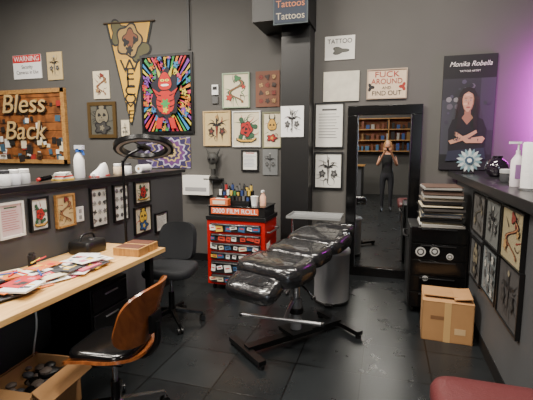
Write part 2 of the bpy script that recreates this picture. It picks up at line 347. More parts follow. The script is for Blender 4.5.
flash('framed_tattoo_art',(233,111,261,147),pal='red',kind=0,frame=PAPER,paper=CREAM)
flash('framed_tattoo_art',(263,112,282,148),pal='red',kind=2,frame=C(120,120,90),paper=CREAM)
flash('framed_certificate',(242,150,259,171),pal='blue',kind=3,frame=BLK,paper=PAPER,ft=.02)
flash('tattoo_flash_print',(263,149,278,175),pal='bw',kind=4,paper=C(110,112,112))
flash('paper_notice',(281,106,304,137),pal='bw',kind=4,paper=WHITE,P=4.65)
b=B('wall_thermostat'); b.box((0,-.012,0),(.09,.02,.13),WHITE); b.box((0,-.024,.02),(.06,.004,.04),INK); b.box((0,-.014,-.13),(.08,.02,.09),C(90,90,90)); b.build(onY(215.5,90),bevel=.004)
c,w,h=place(325,36,355,60,'back'); p=Pic('tattoo_card_sign',w,h,None,0,PAPER,.01); p.inked(lambda r:blob(r,3,.3,1.6,.7,0,c=(0,-h*.12)),C(90,90,84),h*.18); o=p.done(c,'back'); text(o,'TATTOO',h*.27,(0,h*.27,.012),INK,sx=.95)
c,w,h=place(323,71,360,102,'back'); b=B('blank_aged_plaque'); pts=blob(1,8,.015,w/2,h/2,0,m=5,bb=.015)
pts=[(max(-w*.48,min(w*.48,x*1.35)),max(-h*.48,min(h*.48,y*1.35))) for x,y in pts]
b.prism(pts,0,.02,M('plaque_cream',(206,200,184),.8,noise=.1,nscale=10)); o=b.build(); o.matrix_world=face_matrix(c,'back')
c,w,h=place(367,69,407,99,'back'); p=Pic('slogan_sign',w,h,C(170,150,130),.012,C(212,188,160),.012)
p.sh(blob(w*.07,3,.4,1.0,1.2,0,c=(-w*.4,-h*.1)),INK); p.sh(blob(w*.07,3,.4,1.0,1.2,3.1,c=(w*.4,-h*.1)),C(150,40,30)); o=p.done(c,'back')
text(o,'FUCK',h*.27,(0,h*.31,.016),C(150,34,28),sx=1.2); text(o,'AROUND',h*.25,(0,h*.08,.016),C(150,34,28),sx=.95); text(o,'AND',h*.13,(0,-h*.13,.016),INK); text(o,'FIND OUT',h*.22,(0,-h*.31,.016),INK,sx=.95)
flash('framed_document',(315,103,344,148),pal='bw',kind=3,frame=BLK,paper=PAPER,ft=.014)
flash('framed_tattoo_art',(314,152,343,189),pal='bw',kind=4,frame=BLK,paper=PAPER,ft=.022)
# artist portrait poster (printed photo of the artist)
c,w,h=place(441,55,494,170,'back'); p=Pic('artist_portrait_poster',w,h,None,0,C(10,10,12),.02,.0003)
p.rect(-w*.5,-h*.42,w*.5,h*.3,C(36,36,42)); p.rect(-w*.5,-h*.42,-w*.2,h*.12,C(54,54,62)); p.rect(w*.22,-h*.15,w*.5,h*.3,C(50,48,58))
for i in range(26): p.sh(blob(w*random.uniform(.02,.06),5,.05,1,1,0,c=(random.uniform(-.45,.45)*w,random.uniform(-.1,.28)*h),N=18),random.choice([C(66,62,78),C(50,48,58),C(84,80,88),C(32,32,38),C(120,116,120)]))
p.rect(-w*.5,-h*.5,w*.5,-h*.36,C(20,20,24))
HB=C(22,15,14);SK=C(184,138,110);SKD=C(144,100,80);SKL=C(204,160,134);JK=C(15,15,18)
p.sh([(-w*.19,h*.1),(-w*.17,h*.17),(-w*.1,h*.215),(0,h*.225),(w*.1,h*.21),(w*.16,h*.16),(w*.18,h*.08),(w*.2,-h*.02),(w*.23,-h*.12),(w*.12,-h*.16),(-w*.14,-h*.16),(-w*.25,-h*.1),(-w*.22,0)],HB)
p.sh([(-w*.1,-h*.02),(-w*.28,-h*.055),(-w*.35,-h*.14),(-w*.33,-h*.37),(w*.33,-h*.37),(w*.37,-h*.14),(w*.29,-h*.055),(w*.1,-h*.02)],JK)
p.sh([(-w*.055,h*.06),(w*.055,h*.06),(w*.06,-h*.01),(w*.11,-h*.04),(0,-h*.10),(-w*.11,-h*.04),(-w*.06,-h*.01)],SKD)
p.sh([(-w*.11,h*.13),(-w*.105,h*.08),(-w*.075,h*.035),(-w*.02,h*.008),(w*.02,h*.008),(w*.075,h*.035),(w*.105,h*.08),(w*.11,h*.13),(w*.08,h*.17),(0,h*.185),(-w*.08,h*.17)],SKD)
p.sh([(-w*.11,h*.13),(-w*.10,h*.08),(-w*.065,h*.04),(-w*.02,h*.012),(w*.015,h*.012),(w*.055,h*.04),(w*.085,h*.08),(w*.09,h*.13),(w*.065,h*.17),(0,h*.185),(-w*.08,h*.17)],SK)
p.sh(blob(w*.035,2,.1,1,.8,0,c=(-w*.05,h*.08)),SKL); p.sh(blob(w*.035,2,.1,1.4,.7,0,c=(-w*.01,h*.158)),SKL)
p.sh([(-w*.12,h*.09),(-w*.095,h*.16),(-w*.02,h*.182),(w*.02,h*.20),(-w*.08,h*.21),(-w*.16,h*.16)],HB); p.sh([(w*.12,h*.09),(w*.095,h*.16),(0,h*.185),(0,h*.205),(w*.1,h*.205),(w*.16,h*.15)],HB)
for sx in(-1,1):
    p.sh(blob(w*.015,2,.1,1.4,.7,0,c=(sx*w*.045,h*.112),N=12),C(190,180,176)); p.sh(blob(w*.010,2,.1,1,1,0,c=(sx*w*.045,h*.112),N=12),INK); p.sh(blob(w*.018,2,.1,1.5,.3,0,c=(sx*w*.047,h*.13),N=12),HB)
    p.sh([(sx*w*.10,-h*.02),(sx*w*.17,h*.03),(sx*w*.19,-h*.06),(sx*w*.2,-h*.14),(sx*w*.12,-h*.13)],HB)
    for k in range(4): p.stroke(sx*w*(.13+.02*k),h*.14,w*.5,-1.57+sx*.1,sx*.3,w*.006,C(52,36,32))
p.sh([(w*.0,h*.1),(w*.008,h*.1),(w*.016,h*.077),(-w*.01,h*.077)],SKD); p.sh(blob(w*.026,2,.2,1.3,.4,0,c=(0,h*.052),N=14),C(140,54,54))
p.sh([(-w*.34,-h*.24),(-w*.29,-h*.27),(w*.02,-h*.225),(w*.2,-h*.17),(w*.18,-h*.145),(0,-h*.19)],SK); p.sh([(w*.35,-h*.22),(w*.3,-h*.26),(0,-h*.26),(-w*.17,-h*.2),(-w*.15,-h*.175),(0,-h*.22),(w*.3,-h*.2)],SK)
for i in range(4): p.stroke(-w*.17,-h*(.175+.01*i),w*.07,2.4,.5,w*.012,SK)
for i in range(9): p.stroke(random.uniform(-.25,.25)*w,-h*.225,w*.06,random.uniform(0,6),2,w*.012,C(60,60,70))
p.sh([(-w*.34,-h*.33),(w*.34,-h*.30),(w*.38,-h*.4),(-w*.38,-h*.42)],C(34,38,54))
o=p.done(c,'back'); text(o,'Monika Robella',h*.060,(0,h*.42,.03),PAPER,sh=.35,sx=.9); text(o,'TATTOO ARTIST',h*.022,(0,h*.36,.03),PAPER)
for bx,fr,pl,k,pp in (((-4,202,22,238),PAPER,'red',3,C(206,186,186)),((28,197,47,231),BLK,'red',0,PAPER),((54,194,73,227),FRAMEW,'dark',1,AGED),((89,187,106,227),BLK,'bw',5,PAPER),((112,184,127,221),BLK,'bw',5,PAPER),((133,181,149,203),BLK,'red',0,CREAM),((133,206,150,233),BLK,'blue',2,CREAM),((154,212,166,231),BLK,'bw',3,PAPER)):
    flash('framed_tattoo_art',bx,'left',pl,fr,pp,ft=.014,kind=k)
b=B('wall_power_outlet'); b.box((.008,0,0),(.01,.08,.12),WHITE)
for z in(-.025,.025): b.box((.014,0,z),(.004,.03,.03),C(150,150,150))
b.build(onX(79,214,XL),bevel=.002)
for bx,pl,k,pp in (((475,194,488,236),'dim',1,C(90,88,86)),((488,200,504,249),'bw',4,C(96,98,96)),((504,208,528,268),'dark',1,C(148,136,106)),((472,239,484,283),'dim',2,C(80,80,80)),((484,247,500,300),'bw',5,C(104,110,112)),((500,262,524,330),'dim',4,C(62,60,60))):
    flash('framed_tattoo_print',bx,'right',pl,BLK,pp,ft=.012,kind=k)
# ---------------------------------------------------------------- standing mirror
b=B('standing_mirror'); x0,x1,zt=-.465,.362,2.04; xm=(x0+x1)/2; w=x1-x0; ft=.11
MIR=M('mirror_glass',(212,215,215),.0,1)
b.box((0,0,.0+ft/2),(w,.05,ft),BLKG); b.box((0,0,zt-ft/2),(w,.05,ft),BLKG)
for sx in(-1,1): b.box((sx*(w/2-ft/2),0,zt/2),(ft,.05,zt-2*ft),BLKG)
b.box((0,.012,zt/2),(w-2*ft+.01,.01,zt-2*ft+.01),MIR)
ii=.012
for sx in(-1,1): b.box((sx*(w/2-ft-ii/2),-.012,zt/2),(ii,.045,zt-2*ft),CAPM)
b.build((xm,D-.045,0),bevel=.004)
# ---------------------------------------------------------------- desk
b=B('work_desk'); zt=.75
pts=[(-1.70,2.80),(XL+.01,2.80),(XL+.01,.55),(-1.70,.55)]
b.prism(pts,zt-.035,zt,DESKW)
for y in (2.68,1.0):
    for x in (-1.78,-2.26): b.box((x,y,(zt-.035)/2),(.05,.05,zt-.035),BLKM)
    b.box((-2.02,y,.05),(.5,.05,.04),BLKM); b.box((-2.02,y,zt-.06),(.5,.05,.04),BLKM)
b.box((-2.3,1.85,.62),(.02,1.6,.18),BLKM)
b.build(bevel=.003)
b=B('under_desk_drawer_unit'); b.box((0,0,.31),(.36,.4,.54),BLKM)
for z in(.14,.31,.48): b.box((.185,0,z),(.012,.37,.15),BLK); b.box((.195,0,z+.03),(.012,.14,.012),STEEL)
for sx in(-1,1):
    for sy in(-1,1): b.sph((sx*.14,sy*.16,.022),.022,BLK)
b.build((-2.1,2.38,0),bevel=.004)
mags=[C(180,40,44),C(220,186,60),C(60,120,150),PAPER,WHITE,C(204,110,50),CREAM,C(60,60,64),C(230,220,214),C(120,150,80),WHITE,C(200,90,110),PAPER]
b=B('pile_of_magazines_and_papers'); rn=random.Random(31)
for i in range(58):
    x=rn.uniform(-.21,.14); y=rn.uniform(-.85,.68) if i%2 else rn.uniform(-.05,.70); a=rn.uniform(-28,28); R=RZ(a); t=.004 if i%3 else .010
    if y>.45: x=rn.uniform(-.02,.14)
    w_,l_=rn.uniform(.12,.17),rn.uniform(.17,.22); z=.001+.0009*i
    b.box((x,y,z+t/2),(w_,l_,t),rn.choice(mags),R)
    for k in range(5):
        o_=R@Vector((rn.uniform(-.3,.3)*w_,rn.uniform(-.35,.35)*l_,0)); b.box((x+o_.x,y+o_.y,z+t+.0002+.0001*k),(w_*rn.uniform(.1,.45),l_*rn.uniform(.05,.25),.0004),rn.choice([C(190,40,40),C(220,180,50),C(40,110,150),C(40,40,40),PAPER,C(200,110,130),C(40,40,40)]),R)
for i in range(12):
    x,y=rn.uniform(-.2,.12),rn.uniform(-.6,.55); a=rn.uniform(0,3.1); b.cyl((x,y,.06),(x+.13*math.cos(a),y+.10*math.sin(a),.064),.005,rn.choice([C(40,80,160),INK,C(200,50,50),C(220,190,60)]),seg=8)
for (x,y,m_) in((-.2,.45,C(30,30,34)),(-.22,.1,C(200,60,50)),(-.18,-.3,WHITE)): b.cyl((x,y,.02),(x,y,.10),.025,m_); b.cyl((x,y,.10),(x,y,.115),.018,BLK)
b.build((-2.02,1.56,.7505))
b=B('wooden_box')
for k,y in enumerate((0,.145)):
    b.box((0,y,.03),(.22,.13,.06),FRAMEW); b.box((0,y,.062),(.19,.1,.006),C(90,50,34))
b.build((-1.84,2.54,.7508),.05,bevel=.003)
b=B('tattoo_power_supply_case'); b.pad((0,0,.05),.22,.2,.1,BLK,cr=.03,soft=.01); b.tube([(0,-.08,.1),(0,-.05,.14),(0,.05,.14),(0,.08,.1)],.008,BLK); b.cyl((.04,0,.1),(.04,0,.11),.02,STEEL)
b.build((-2.2,2.50,.7508))
# ring light
q=Vector((-2.02,2.735,.7508)); b=B('ring_light_lamp')
b.lathe((0,0,0),[(.05,0),(.05,.012),(.03,.02),(.012,.03)],BLKM); b.cyl((0,0,.02),(0,0,.70),.011,BLKM)
R=Matrix.Rotation(math.radians(-22),3,Vector((.86,.5,0))); cc=Vector((.12,.12,.805))
def ringp(r,z): return [cc+R@Vector((r*math.cos(t*2*math.pi/48),r*math.sin(t*2*math.pi/48),z)) for t in range(48)]
b.loft([ringp(.235,.014),ringp(.235,-.020),ringp(.165,-.020),ringp(.165,.014)],BLKM,closed=True)
b.loft([ringp(.212,-.021),ringp(.212,-.026),ringp(.190,-.026),ringp(.190,-.021)],M('lamp_diffuser',(170,170,170),.5),closed=True)
b.cyl(cc+R@Vector((0,.175,0)),cc+R@Vector((0,-.175,0)),.006,BLKM); b.box(cc,(.07,.1,.02),BLKM,R)
b.tube([(0,0,.68),(.03,.03,.74),(.08,.08,.78),cc],.010,BLKM)
b.build(q)
b=B('power_cable'); b.tube([(0,0,.7),(.02,.02,.4),(-.04,.03,.15),(.05,-.04,.012),(.2,-.1,.01),(.3,.05,.01),(.2,.2,.01)],.006,WHITE); b.build((-2.25,2.0,0))
def carton(name,loc,w,l,h,rz,openflaps,fill=None):
    b=B(name); t=.006
    b.box((0,0,t/2),(w,l,t),CARD)
    for s_ in(-1,1): b.box((s_*(w/2-t/2),0,h/2),(t,l,h),CARD); b.box((0,s_*(l/2-t/2),h/2),(w,t,h),CARD)
    if openflaps:
        for s_ in(-1,1):
            b.box((s_*(w/2+.04),0,h-.02),(.11,l,t),CARD,RY(s_*35)); b.box((0,s_*(l/2+.03),h-.03),(w,.1,t),CARD,RX(-s_*45))
    else:
        b.box((0,0,h-.004),(w,l,t),CARD)
        b.box((-w*.1,-.01,h+.014),(w*.75,l*.48,t),CARD,RX(-6)); b.box((0,l*.25,h+.006),(w,l*.5,t),CARD,RX(5)); b.box((w*.3,0,h+.026),(w*.35,l*.8,t),CARD,RY(-8))
        b.box((0,-l/2-.0005,h*.5),(.05,.001,h),TAPE)
        b.box((w*.25,-l/2-.001,h*.3),(.08,.001,.05),C(190,160,120)); b.box((-w*.2,-l/2-.001,h*.6),(.1,.001,.03),C(120,84,52))
    if fill:
        rn=random.Random(5)
        for i in range(46):
            b.sph((rn.uniform(-w*.4,w*.4),rn.uniform(-l*.42,l*.42),h*.7+rn.uniform(-.03,.06)),rn.uniform(.02,.045),rn.choice(fill),(1,rn.uniform(.6,1.6),.6),RZ(rn.uniform(0,180)),seg=8)
    return b.build(loc,rz)
carton('cardboard_box_of_supplies',(-1.90,1.68,0),.30,.38,.27,.1,True,[BLK,BLKG,C(40,40,44),C(70,60,54)])
carton('cardboard_box',(.515,3.50,0),.38,.34,.33,-.05,False)
# ---------------------------------------------------------------- chairs
def star_base(b,r,zh,mat,n=5,a0=0,caster=BLK):
    b.cyl((0,0,.09),(0,0,.14),.035,mat); 
    for i in range(n):
        a=a0+i*2*math.pi/n; d=Vector((math.cos(a),math.sin(a),0)); p=Vector((-d.y,d.x,0))
        e=d*r
        b.loft([[d*.02+p*.022+Vector((0,0,.10)),d*.02-p*.022+Vector((0,0,.10)),d*.02-p*.018+Vector((0,0,.135)),d*.02+p*.018+Vector((0,0,.135))],
                [e+p*.013+Vector((0,0,.065)),e-p*.013+Vector((0,0,.065)),e-p*.011+Vector((0,0,.085)),e+p*.011+Vector((0,0,.085))]],mat)
        b.cyl(e+Vector((0,0,.04)),e+Vector((0,0,.075)),.008,mat)
        for s_ in(-1,1): b.cyl(e+p*s_*.008+Vector((0,0,.026)),e+p*s_*.024+Vector((0,0,.026)),.026,caster,seg=16)
    b.cyl((0,0,.13),(0,0,zh*.62),.026,BLKM); b.cyl((0,0,zh*.6),(0,0,zh),.014,CHROME)
def shell(fn,nu,nv,th,mat,b):
    P=[];N=[]
    for i in range(nu+1):
        row=[]
        for j in range(nv+1):
            s_=-1+2*i/nu;t=-1+2*j/nv
            s2=s_*math.sqrt(1-.30*t**4);t2=t*math.sqrt(1-.30*s_**4)
            row.append(Vector(fn(s2,t2)))
        P.append(row)
    for i in range(nu+1):
        r=[]
        for j in range(nv+1):
            du=P[min(i+1,nu)][j]-P[max(i-1,0)][j]; dv=P[i][min(j+1,nv)]-P[i][max(j-1,0)]
            r.append(du.cross(dv).normalized())
        N.append(r)
    mi=b.mi(mat); V=[[[b.bm.verts.new(P[i][j]+N[i][j]*o) for j in range(nv+1)] for i in range(nu+1)] for o in(-th/2,th/2)]
    def f(*v):
        q=b.bm.faces.new(v); q.material_index=mi
    for i in range(nu):
        for j in range(nv):
            f(V[0][i][j],V[0][i][j+1],V[0][i+1][j+1],V[0][i+1][j]); f(V[1][i][j],V[1][i+1][j],V[1][i+1][j+1],V[1][i][j+1])
    for i in range(nu):
        for j in(0,nv): f(V[0][i][j],V[0][i+1][j],V[1][i+1][j],V[1][i][j])
    for j in range(nv):
        for i in(0,nu): f(V[0][i][j],V[0][i][j+1],V[1][i][j+1],V[1][i][j])
b=B('walnut_office_chair'); star_base(b,.28,.40,CHROME,a0=.75)
b.box((0,0,.40),(.2,.2,.02),BLKM)
shell(lambda s,t:(.25+.05*t-.10*s*s,.225*s,.675+.15*t+.02*(1-s*s)*t),16,12,.014,SHELLW,b)
shell(lambda s,t:(.228+.045*t-.09*s*s,.195*s,.675+.12*t),12,10,.03,BLKG,b)
shell(lambda s,t:(.215*t-.01,.215*s,.415+.05*s*s+.03*max(t,0)**2-.03*max(-t,0)**2),14,12,.014,SHELLW,b)
b.pad((-.01,0,.46),.36,.36,.06,BLKG,cr=.09,soft=.02)
b.tube([(.1,.0,.40),(.2,0,.42),(.262,0,.5),(.262,0,.62)],.018,BLKM); b.box((.255,0,.62),(.02,.12,.1),BLKM)
b.build((-1.43,1.78,0),.12)
b=B('black_task_chair'); star_base(b,.27,.46,BLKM,a0=.3)
b.pad((0,0,.49),.42,.44,.08,FAB,cr=.12,soft=.02)
shell(lambda s,t:(.17*s,.22-.05*s*s+.03*t,.70+.17*t),12,12,.045,FAB,b)
b.tube([(0,.1,.45),(0,.23,.47),(0,.27,.56),(0,.255,.68)],.016,BLKM)
b.build((-1.80,3.04,0),.15)
# ---------------------------------------------------------------- tattoo client chair
b=B('reclining_tattoo_chair')
O=Vector((-.66,3.02,0))
rb=RZ(-41)
def bl(x,y,z): return rb@Vector((x,y,z))
for s_,hw in((-1,.23),(1,.26)):
    b.box(bl(0,s_*.46,.045),(hw*2,.06,.035),BLKM,rb)
    for q in(-1,1): b.cyl(bl(q*(hw-.02),s_*.46,0),bl(q*(hw-.02),s_*.46,.03),.025,BLK,seg=14)
b.box(bl(0,0,.055),(.07,.92,.045),BLKM,rb)
b.box((0,0,.09),(.2,.2,.03),BLKM,rb); b.cyl((0,0,.08),(0,0,.36),.045,GREYP); b.cyl((0,0,.3),(0,0,.55),.03,CHROME)
b.cyl((0,0,.24),(0,0,.28),.06,BLKM)
b.cyl((-.36,-.30,.30),(.26,-.30,.30),.014,STEEL); b.tube([(-.02,0,.34),(-.02,-.15,.33),(-.02,-.30,.30)],.014,STEEL)
for x in(-.36,.26): b.sph((x,-.3,.3),.018,BLK)
ra=RZ(-20); A0=Vector((-.15,-.15,.035))
def al(x,y,z): return A0+ra@Vector((x,y,z))
b.box(al(0,.25,.50),(.08,.85,.04),BLKM,ra); b.box(al(0,.25,.535),(.3,.3,.03),BLKM,ra)
b.pad(al(-.02,-.21,.515),.26,.44,.12,VINYL,ra@RX(24),cr=.09,soft=.035)
b.pad(al(0,.04,.595),.44,.58,.16,VINYL,ra@RX(2),cr=.14,soft=.04)
b.pad(al(0,.38,.645),.36,.52,.13,VINYL,ra@RX(6),cr=.11,soft=.035)
b.pad(al(0,.71,.695),.38,.54,.13,VINYL,ra@RX(9),cr=.11,soft=.035)
b.pad(al(0,.98,.75),.20,.40,.09,VINYL,ra@RX(12),cr=.08,soft=.025)
for s_ in(-1,1): b.tube([al(s_*.12,.55,.6),al(s_*.12,.8,.65),al(s_*.12,1.0,.70)],.01,STEEL)
b.cyl(al(.05,.2,.5),al(.30,.1,.40),.01,CHROME); b.sph(al(.30,.1,.40),.02,BLK)
b.build(O)
b=B('steel_trash_can'); b.lathe((0,0,0),[(.175,0),(.18,.02),(.18,.03),(.175,.035)],BLK); b.lathe((0,0,.035),[(.175,0),(.175,.465),(.182,.475),(.182,.505),(.17,.525),(.10,.55),(.02,.56)],M('steel_can',(176,177,180),.33,.6),32); b.box((0,-.19,.02),(.08,.05,.015),BLK)
b.build((-.50,3.96,0))
b=B('instrument_tray_stand'); 
b.box((.0,0,0),(.56,.34,.006),TRAYM)
for s_ in(-1,1): b.box((s_*.28,0,.012),(.008,.35,.024),TRAYM); b.box((0,s_*.17,.012),(.56,.008,.024),TRAYM)
b.cyl((-.25,.0,-.78),(-.25,0,-.01),.012,CHROME); b.cyl((-.25,0,-.012),(.1,0,-.012),.01,CHROME)
for dx,dy in((0,.26),(0,-.26),(-.2,0)): b.cyl((-.25,0,-.77),(-.25+dx,dy,-.795),.013,CHROME); b.sph((-.25+dx,dy,-.795),.018,BLK)
b.build((-.72,4.22,.816))
# ---------------------------------------------------------------- red tool chest
b=B('red_tool_chest'); x0,x1=-1.86,-1.2; w=x1-x0; dpt=.45
b.box((0,0,.42),(w,dpt,.72),RED)
for i,(z,hh) in enumerate(((.70,.10),(.59,.09),(.49,.09),(.39,.09),(.26,.15),(.13,.1))):
    b.box((0,-dpt/2-.008,z),(w-.09,.016,hh-.012),M('chest_drawer_dark',(36,35,36),.35)); b.box((0,-dpt/2-.022,z+hh*.32),(w-.12,.015,.012),STEEL)
    rn=random.Random(i+3)
    for k in range(7):
        x=-w*.38+k*w*.125+rn.uniform(-.015,.015); ww=rn.uniform(.04,.09); R=RY(rn.uniform(-14,14)); dz=rn.uniform(-.012,.004)
        b.box((x,-dpt/2-.018-.0006*k,z+dz),(ww,.004,rn.uniform(.035,hh*.75)),rn.choice([PAPER,WHITE,WHITE,CREAM,C(200,60,40),PAPER,C(50,90,130),C(210,170,60)]),R)
        b.box((x,-dpt/2-.0205-.0006*k,z+dz),(ww*.6,.002,.012),rn.choice([INK,INK,C(180,40,40)]),R)
for sx in(-1,1):
    for sy in(-1,1): b.cyl((sx*w*.42,sy*dpt*.4,.03),(sx*w*.42+.02,sy*dpt*.4,.03),.03,BLK); b.box((sx*w*.42,sy*dpt*.4,.055),(.04,.04,.02),STEEL)
b.tube([(w/2,-.15,.66),(w/2+.04,-.15,.66),(w/2+.04,.15,.66),(w/2,.15,.66)],.01,STEEL,smooth=2)
for (y,z,mt) in((-.1,.5,PAPER),(.05,.4,C(30,30,34)),(-.05,.28,CREAM)): b.box((w/2+.002,y,z),(.004,.12,.08),mt,RX(8))
b.box((0,0,.80),(w+.02,dpt+.02,.04),BLK)
b.build(((x0+x1)/2,3.93+dpt/2,0),bevel=.003)
tc_=((x0+x1)/2,3.93+dpt/2)
b=B('black_top_drawer_box'); b.box((0,0,.05),(w-.02,.38,.10),BLK); b.box((-.02,-.193,.055),(w-.12,.005,.07),C(214,84,30)); b.box((0,0,.105),(w,.4,.012),BLKG)
o=b.build((tc_[0],tc_[1]-.01,.8208),bevel=.003); text(o,'3000 FILM ROLL',.07,(-.02,-.198,.055),WHITE,rot=(math.pi/2,0,0),sx=1.05)
b=B('ink_bottle_rack')
for k in range(3):
    b.box((0,.06*k,.02+.025*k),(.4,.06,.04+.05*k),BLK)
    for i in range(9):
        rr=random.Random(i*3+k*17); cx_=-.17+.043*i+rr.uniform(-.006,.006); m_=rr.choice([C(30,30,34),C(150,30,30),C(40,60,110),C(190,160,60),PAPER,C(50,100,60),C(90,90,90),C(60,50,44),INK])
        z0=.04+.05*k; hh=rr.uniform(.03,.065); b.cyl((cx_,.06*k,z0),(cx_,.06*k,z0+hh),.016,m_,seg=12); b.cyl((cx_,.06*k,z0+hh),(cx_,.06*k,z0+hh+.02),.007,BLK,seg=8)
b.build((tc_[0]-.1,tc_[1]-.04,.933))
b=B('glove_box'); b.box((0,0,.035),(.2,.1,.07),C(200,96,44)); b.box((0,0,.071),(.1,.04,.004),PAPER); b.box((0,-.051,.035),(.14,.002,.04),C(222,200,170)); b.build((tc_[0]-.2,tc_[1]-.155,.933),.06,bevel=.002)
b=B('orange_spray_bottle'); b.lathe((0,0,0),[(.03,0),(.032,.01),(.032,.1),(.014,.13),(.012,.15)],C(220,170,140)); b.box((0,-.01,.16),(.02,.06,.02),WHITE); b.build((tc_[0]+.27,tc_[1]-.1,.933))
b=B('paper_cup'); b.lathe((0,0,0),[(.03,0),(.04,.1),(.042,.105),(.036,.1),(.03,.02)],WHITE); b.build((tc_[0]+.18,tc_[1]-.12,.933))
c,w,h=place(187,175,213,194,'back'); b=B('paper_towel_dispenser'); b.box((0,-.065,0),(w,.12,h),PAPER); b.box((0,-.127,-h*.2),(w*.8,.004,h*.2),C(150,150,150)); b.build(c,bevel=.01)
c,w,h=place(207,150,224,178,'back'); b=B('skull_wall_figurine'); b.sph((0,-.075,h*.2),.08,C(52,52,50),(1,.8,1.1)); b.box((0,-.07,-.02),(.09,.07,.08),C(60,60,56)); b.lathe((0,-.075,-h/2),[(.06,0),(.06,.02),(.03,.05),(.03,.14)],C(40,40,38))
for s_ in(-1,1): b.sph((s_*.03,-.135,h*.2),.018,INK); b.cyl((s_*.05,-.07,h*.35),(s_*.1,-.07,h*.55),.02,C(52,52,50),.004)
b.box((0,-.065,-h/2-.008),(.24,.12,.016),BLK); b.build(c)
# ---------------------------------------------------------------- black cabinet + stack
b=B('black_drawer_cabinet'); cw,cd,chh=.50,.52,.80
b.box((0,0,chh/2+.04),(cw,cd,chh-.04),BLK)
for i in range(5):
    z=.14+i*.155; b.box((0,-cd/2-.008,z),(cw-.03,.016,.14),BLKG); b.box((0,-cd/2-.02,z+.055),(.3,.012,.01),CAPM)
for (x,z,r) in((-.15,.60,.045),(-.03,.61,.042),(.1,.57,.03),(-.1,.35,.025)):
    b.cyl((x,-cd/2-.017,z),(x,-cd/2-.02,z),r,C(170,170,168),seg=24); b.cyl((x,-cd/2-.02,z),(x,-cd/2-.0215,z),r*.7,INK,seg=24); b.cyl((x,-cd/2-.021,z),(x,-cd/2-.023,z),r*.45,C(170,170,168),seg=12)
for sx in(-1,1):
    for sy in(-1,1): b.cyl((sx*cw*.4-.01,sy*cd*.4,.03),(sx*cw*.4+.01,sy*cd*.4,.03),.03,BLK)
b.tube([(-cw/2,-.15,.72),(-cw/2-.04,-.15,.72),(-cw/2-.04,.15,.72),(-cw/2,.15,.72)],.009,BLK,smooth=2)
b.build((.225+cw/2,3.88+cd/2,0),bevel=.004)
b=B('stack_of_portfolios'); z=0; rn=random.Random(11)
while z<.37:
    t=rn.choice([.006,.008,.012,.02]); m_=rn.choice([BLK,C(60,56,54),PAPER,C(120,110,100),CREAM,C(90,70,60),C(60,66,76),BLK,C(150,146,140)])
    ww=rn.uniform(.33,.38) if z<.2 else rn.uniform(.3,.36)
    b.box((rn.uniform(-.01,.01),rn.uniform(-.02,.02),z+t/2),(ww,.38,t-.001),m_,RZ(rn.uniform(-3,3))); z+=t
b.build((.50,4.12,.8208))
# ---------------------------------------------------------------- counter things (right)
b=B('pump_bottle'); b.lathe((0,0,0),[(.034,0),(.038,.01),(.038,.17),(.02,.2),(.013,.21),(.013,.235)],C(214,206,210)); b.cyl((0,0,.23),(0,0,.28),.006,WHITE); b.box((-.02,0,.283),(.07,.018,.014),WHITE); b.box((0,-.039,.1),(.04,.002,.09),C(150,110,160)); b.build((.80,2.93,1.3008))
b=B('paper_towel_roll'); b.lathe((0,0,0),[(.07,0),(.07,.012),(.02,.014)],STEEL); b.lathe((0,0,.014),[(.02,0),(.062,0),(.064,.01),(.064,.26),(.06,.27),(.02,.27),(.02,.25)],M('tissue_white',(232,230,228),.9,bump=.2,bscale=60)); b.cyl((0,0,.2),(0,0,.33),.008,STEEL); b.sph((0,0,.335),.016,STEEL); b.build((.83,2.72,1.3008))
b=B('starburst_ornament')
for i in range(18):
    R=RY(i*20); b.loft([[R@Vector((x,y,z)) for x,y,z in((-.012,-.006,.02),(.012,-.006,.02),(.012,.006,.02),(-.012,.006,.02))],[R@Vector((x,y,z)) for x,y,z in((-.016,-.004,.08),(.016,-.004,.08),(.016,.004,.08),(-.016,.004,.08))],[R@Vector((x,y,z)) for x,y,z in((-.002,-.002,.115),(.002,-.002,.115),(.002,.002,.115),(-.002,.002,.115))]],C(110,140,150) if i%2 else C(190,196,196))
b.cyl((0,-.014,0),(0,.014,0),.04,C(60,80,100)); b.cyl((0,-.018,0),(0,-.014,0),.02,WHITE); b.box((0,.02,-.125),(.1,.06,.01),BLK); b.box((0,.02,-.07),(.015,.01,.11),BLK)
b.build((.76,4.3,1.431))
b=B('dark_glass_vase'); b.lathe((0,0,0),[(.05,0),(.08,.03),(.095,.08),(.08,.13),(.04,.16),(.045,.18),(.036,.17)],M('dark_glass',(34,26,38),.08,coat=1)); b.build((.92,3.95,1.3008))
b=B('tattoo_aftercare_jar'); b.lathe((0,0,0),[(.05,0),(.055,.01),(.055,.06),(.05,.065)],C(60,60,64)); b.lathe((0,0,.065),[(.057,0),(.057,.025),(.05,.03)],C(160,160,160)); b.build((.86,3.35,1.3008))
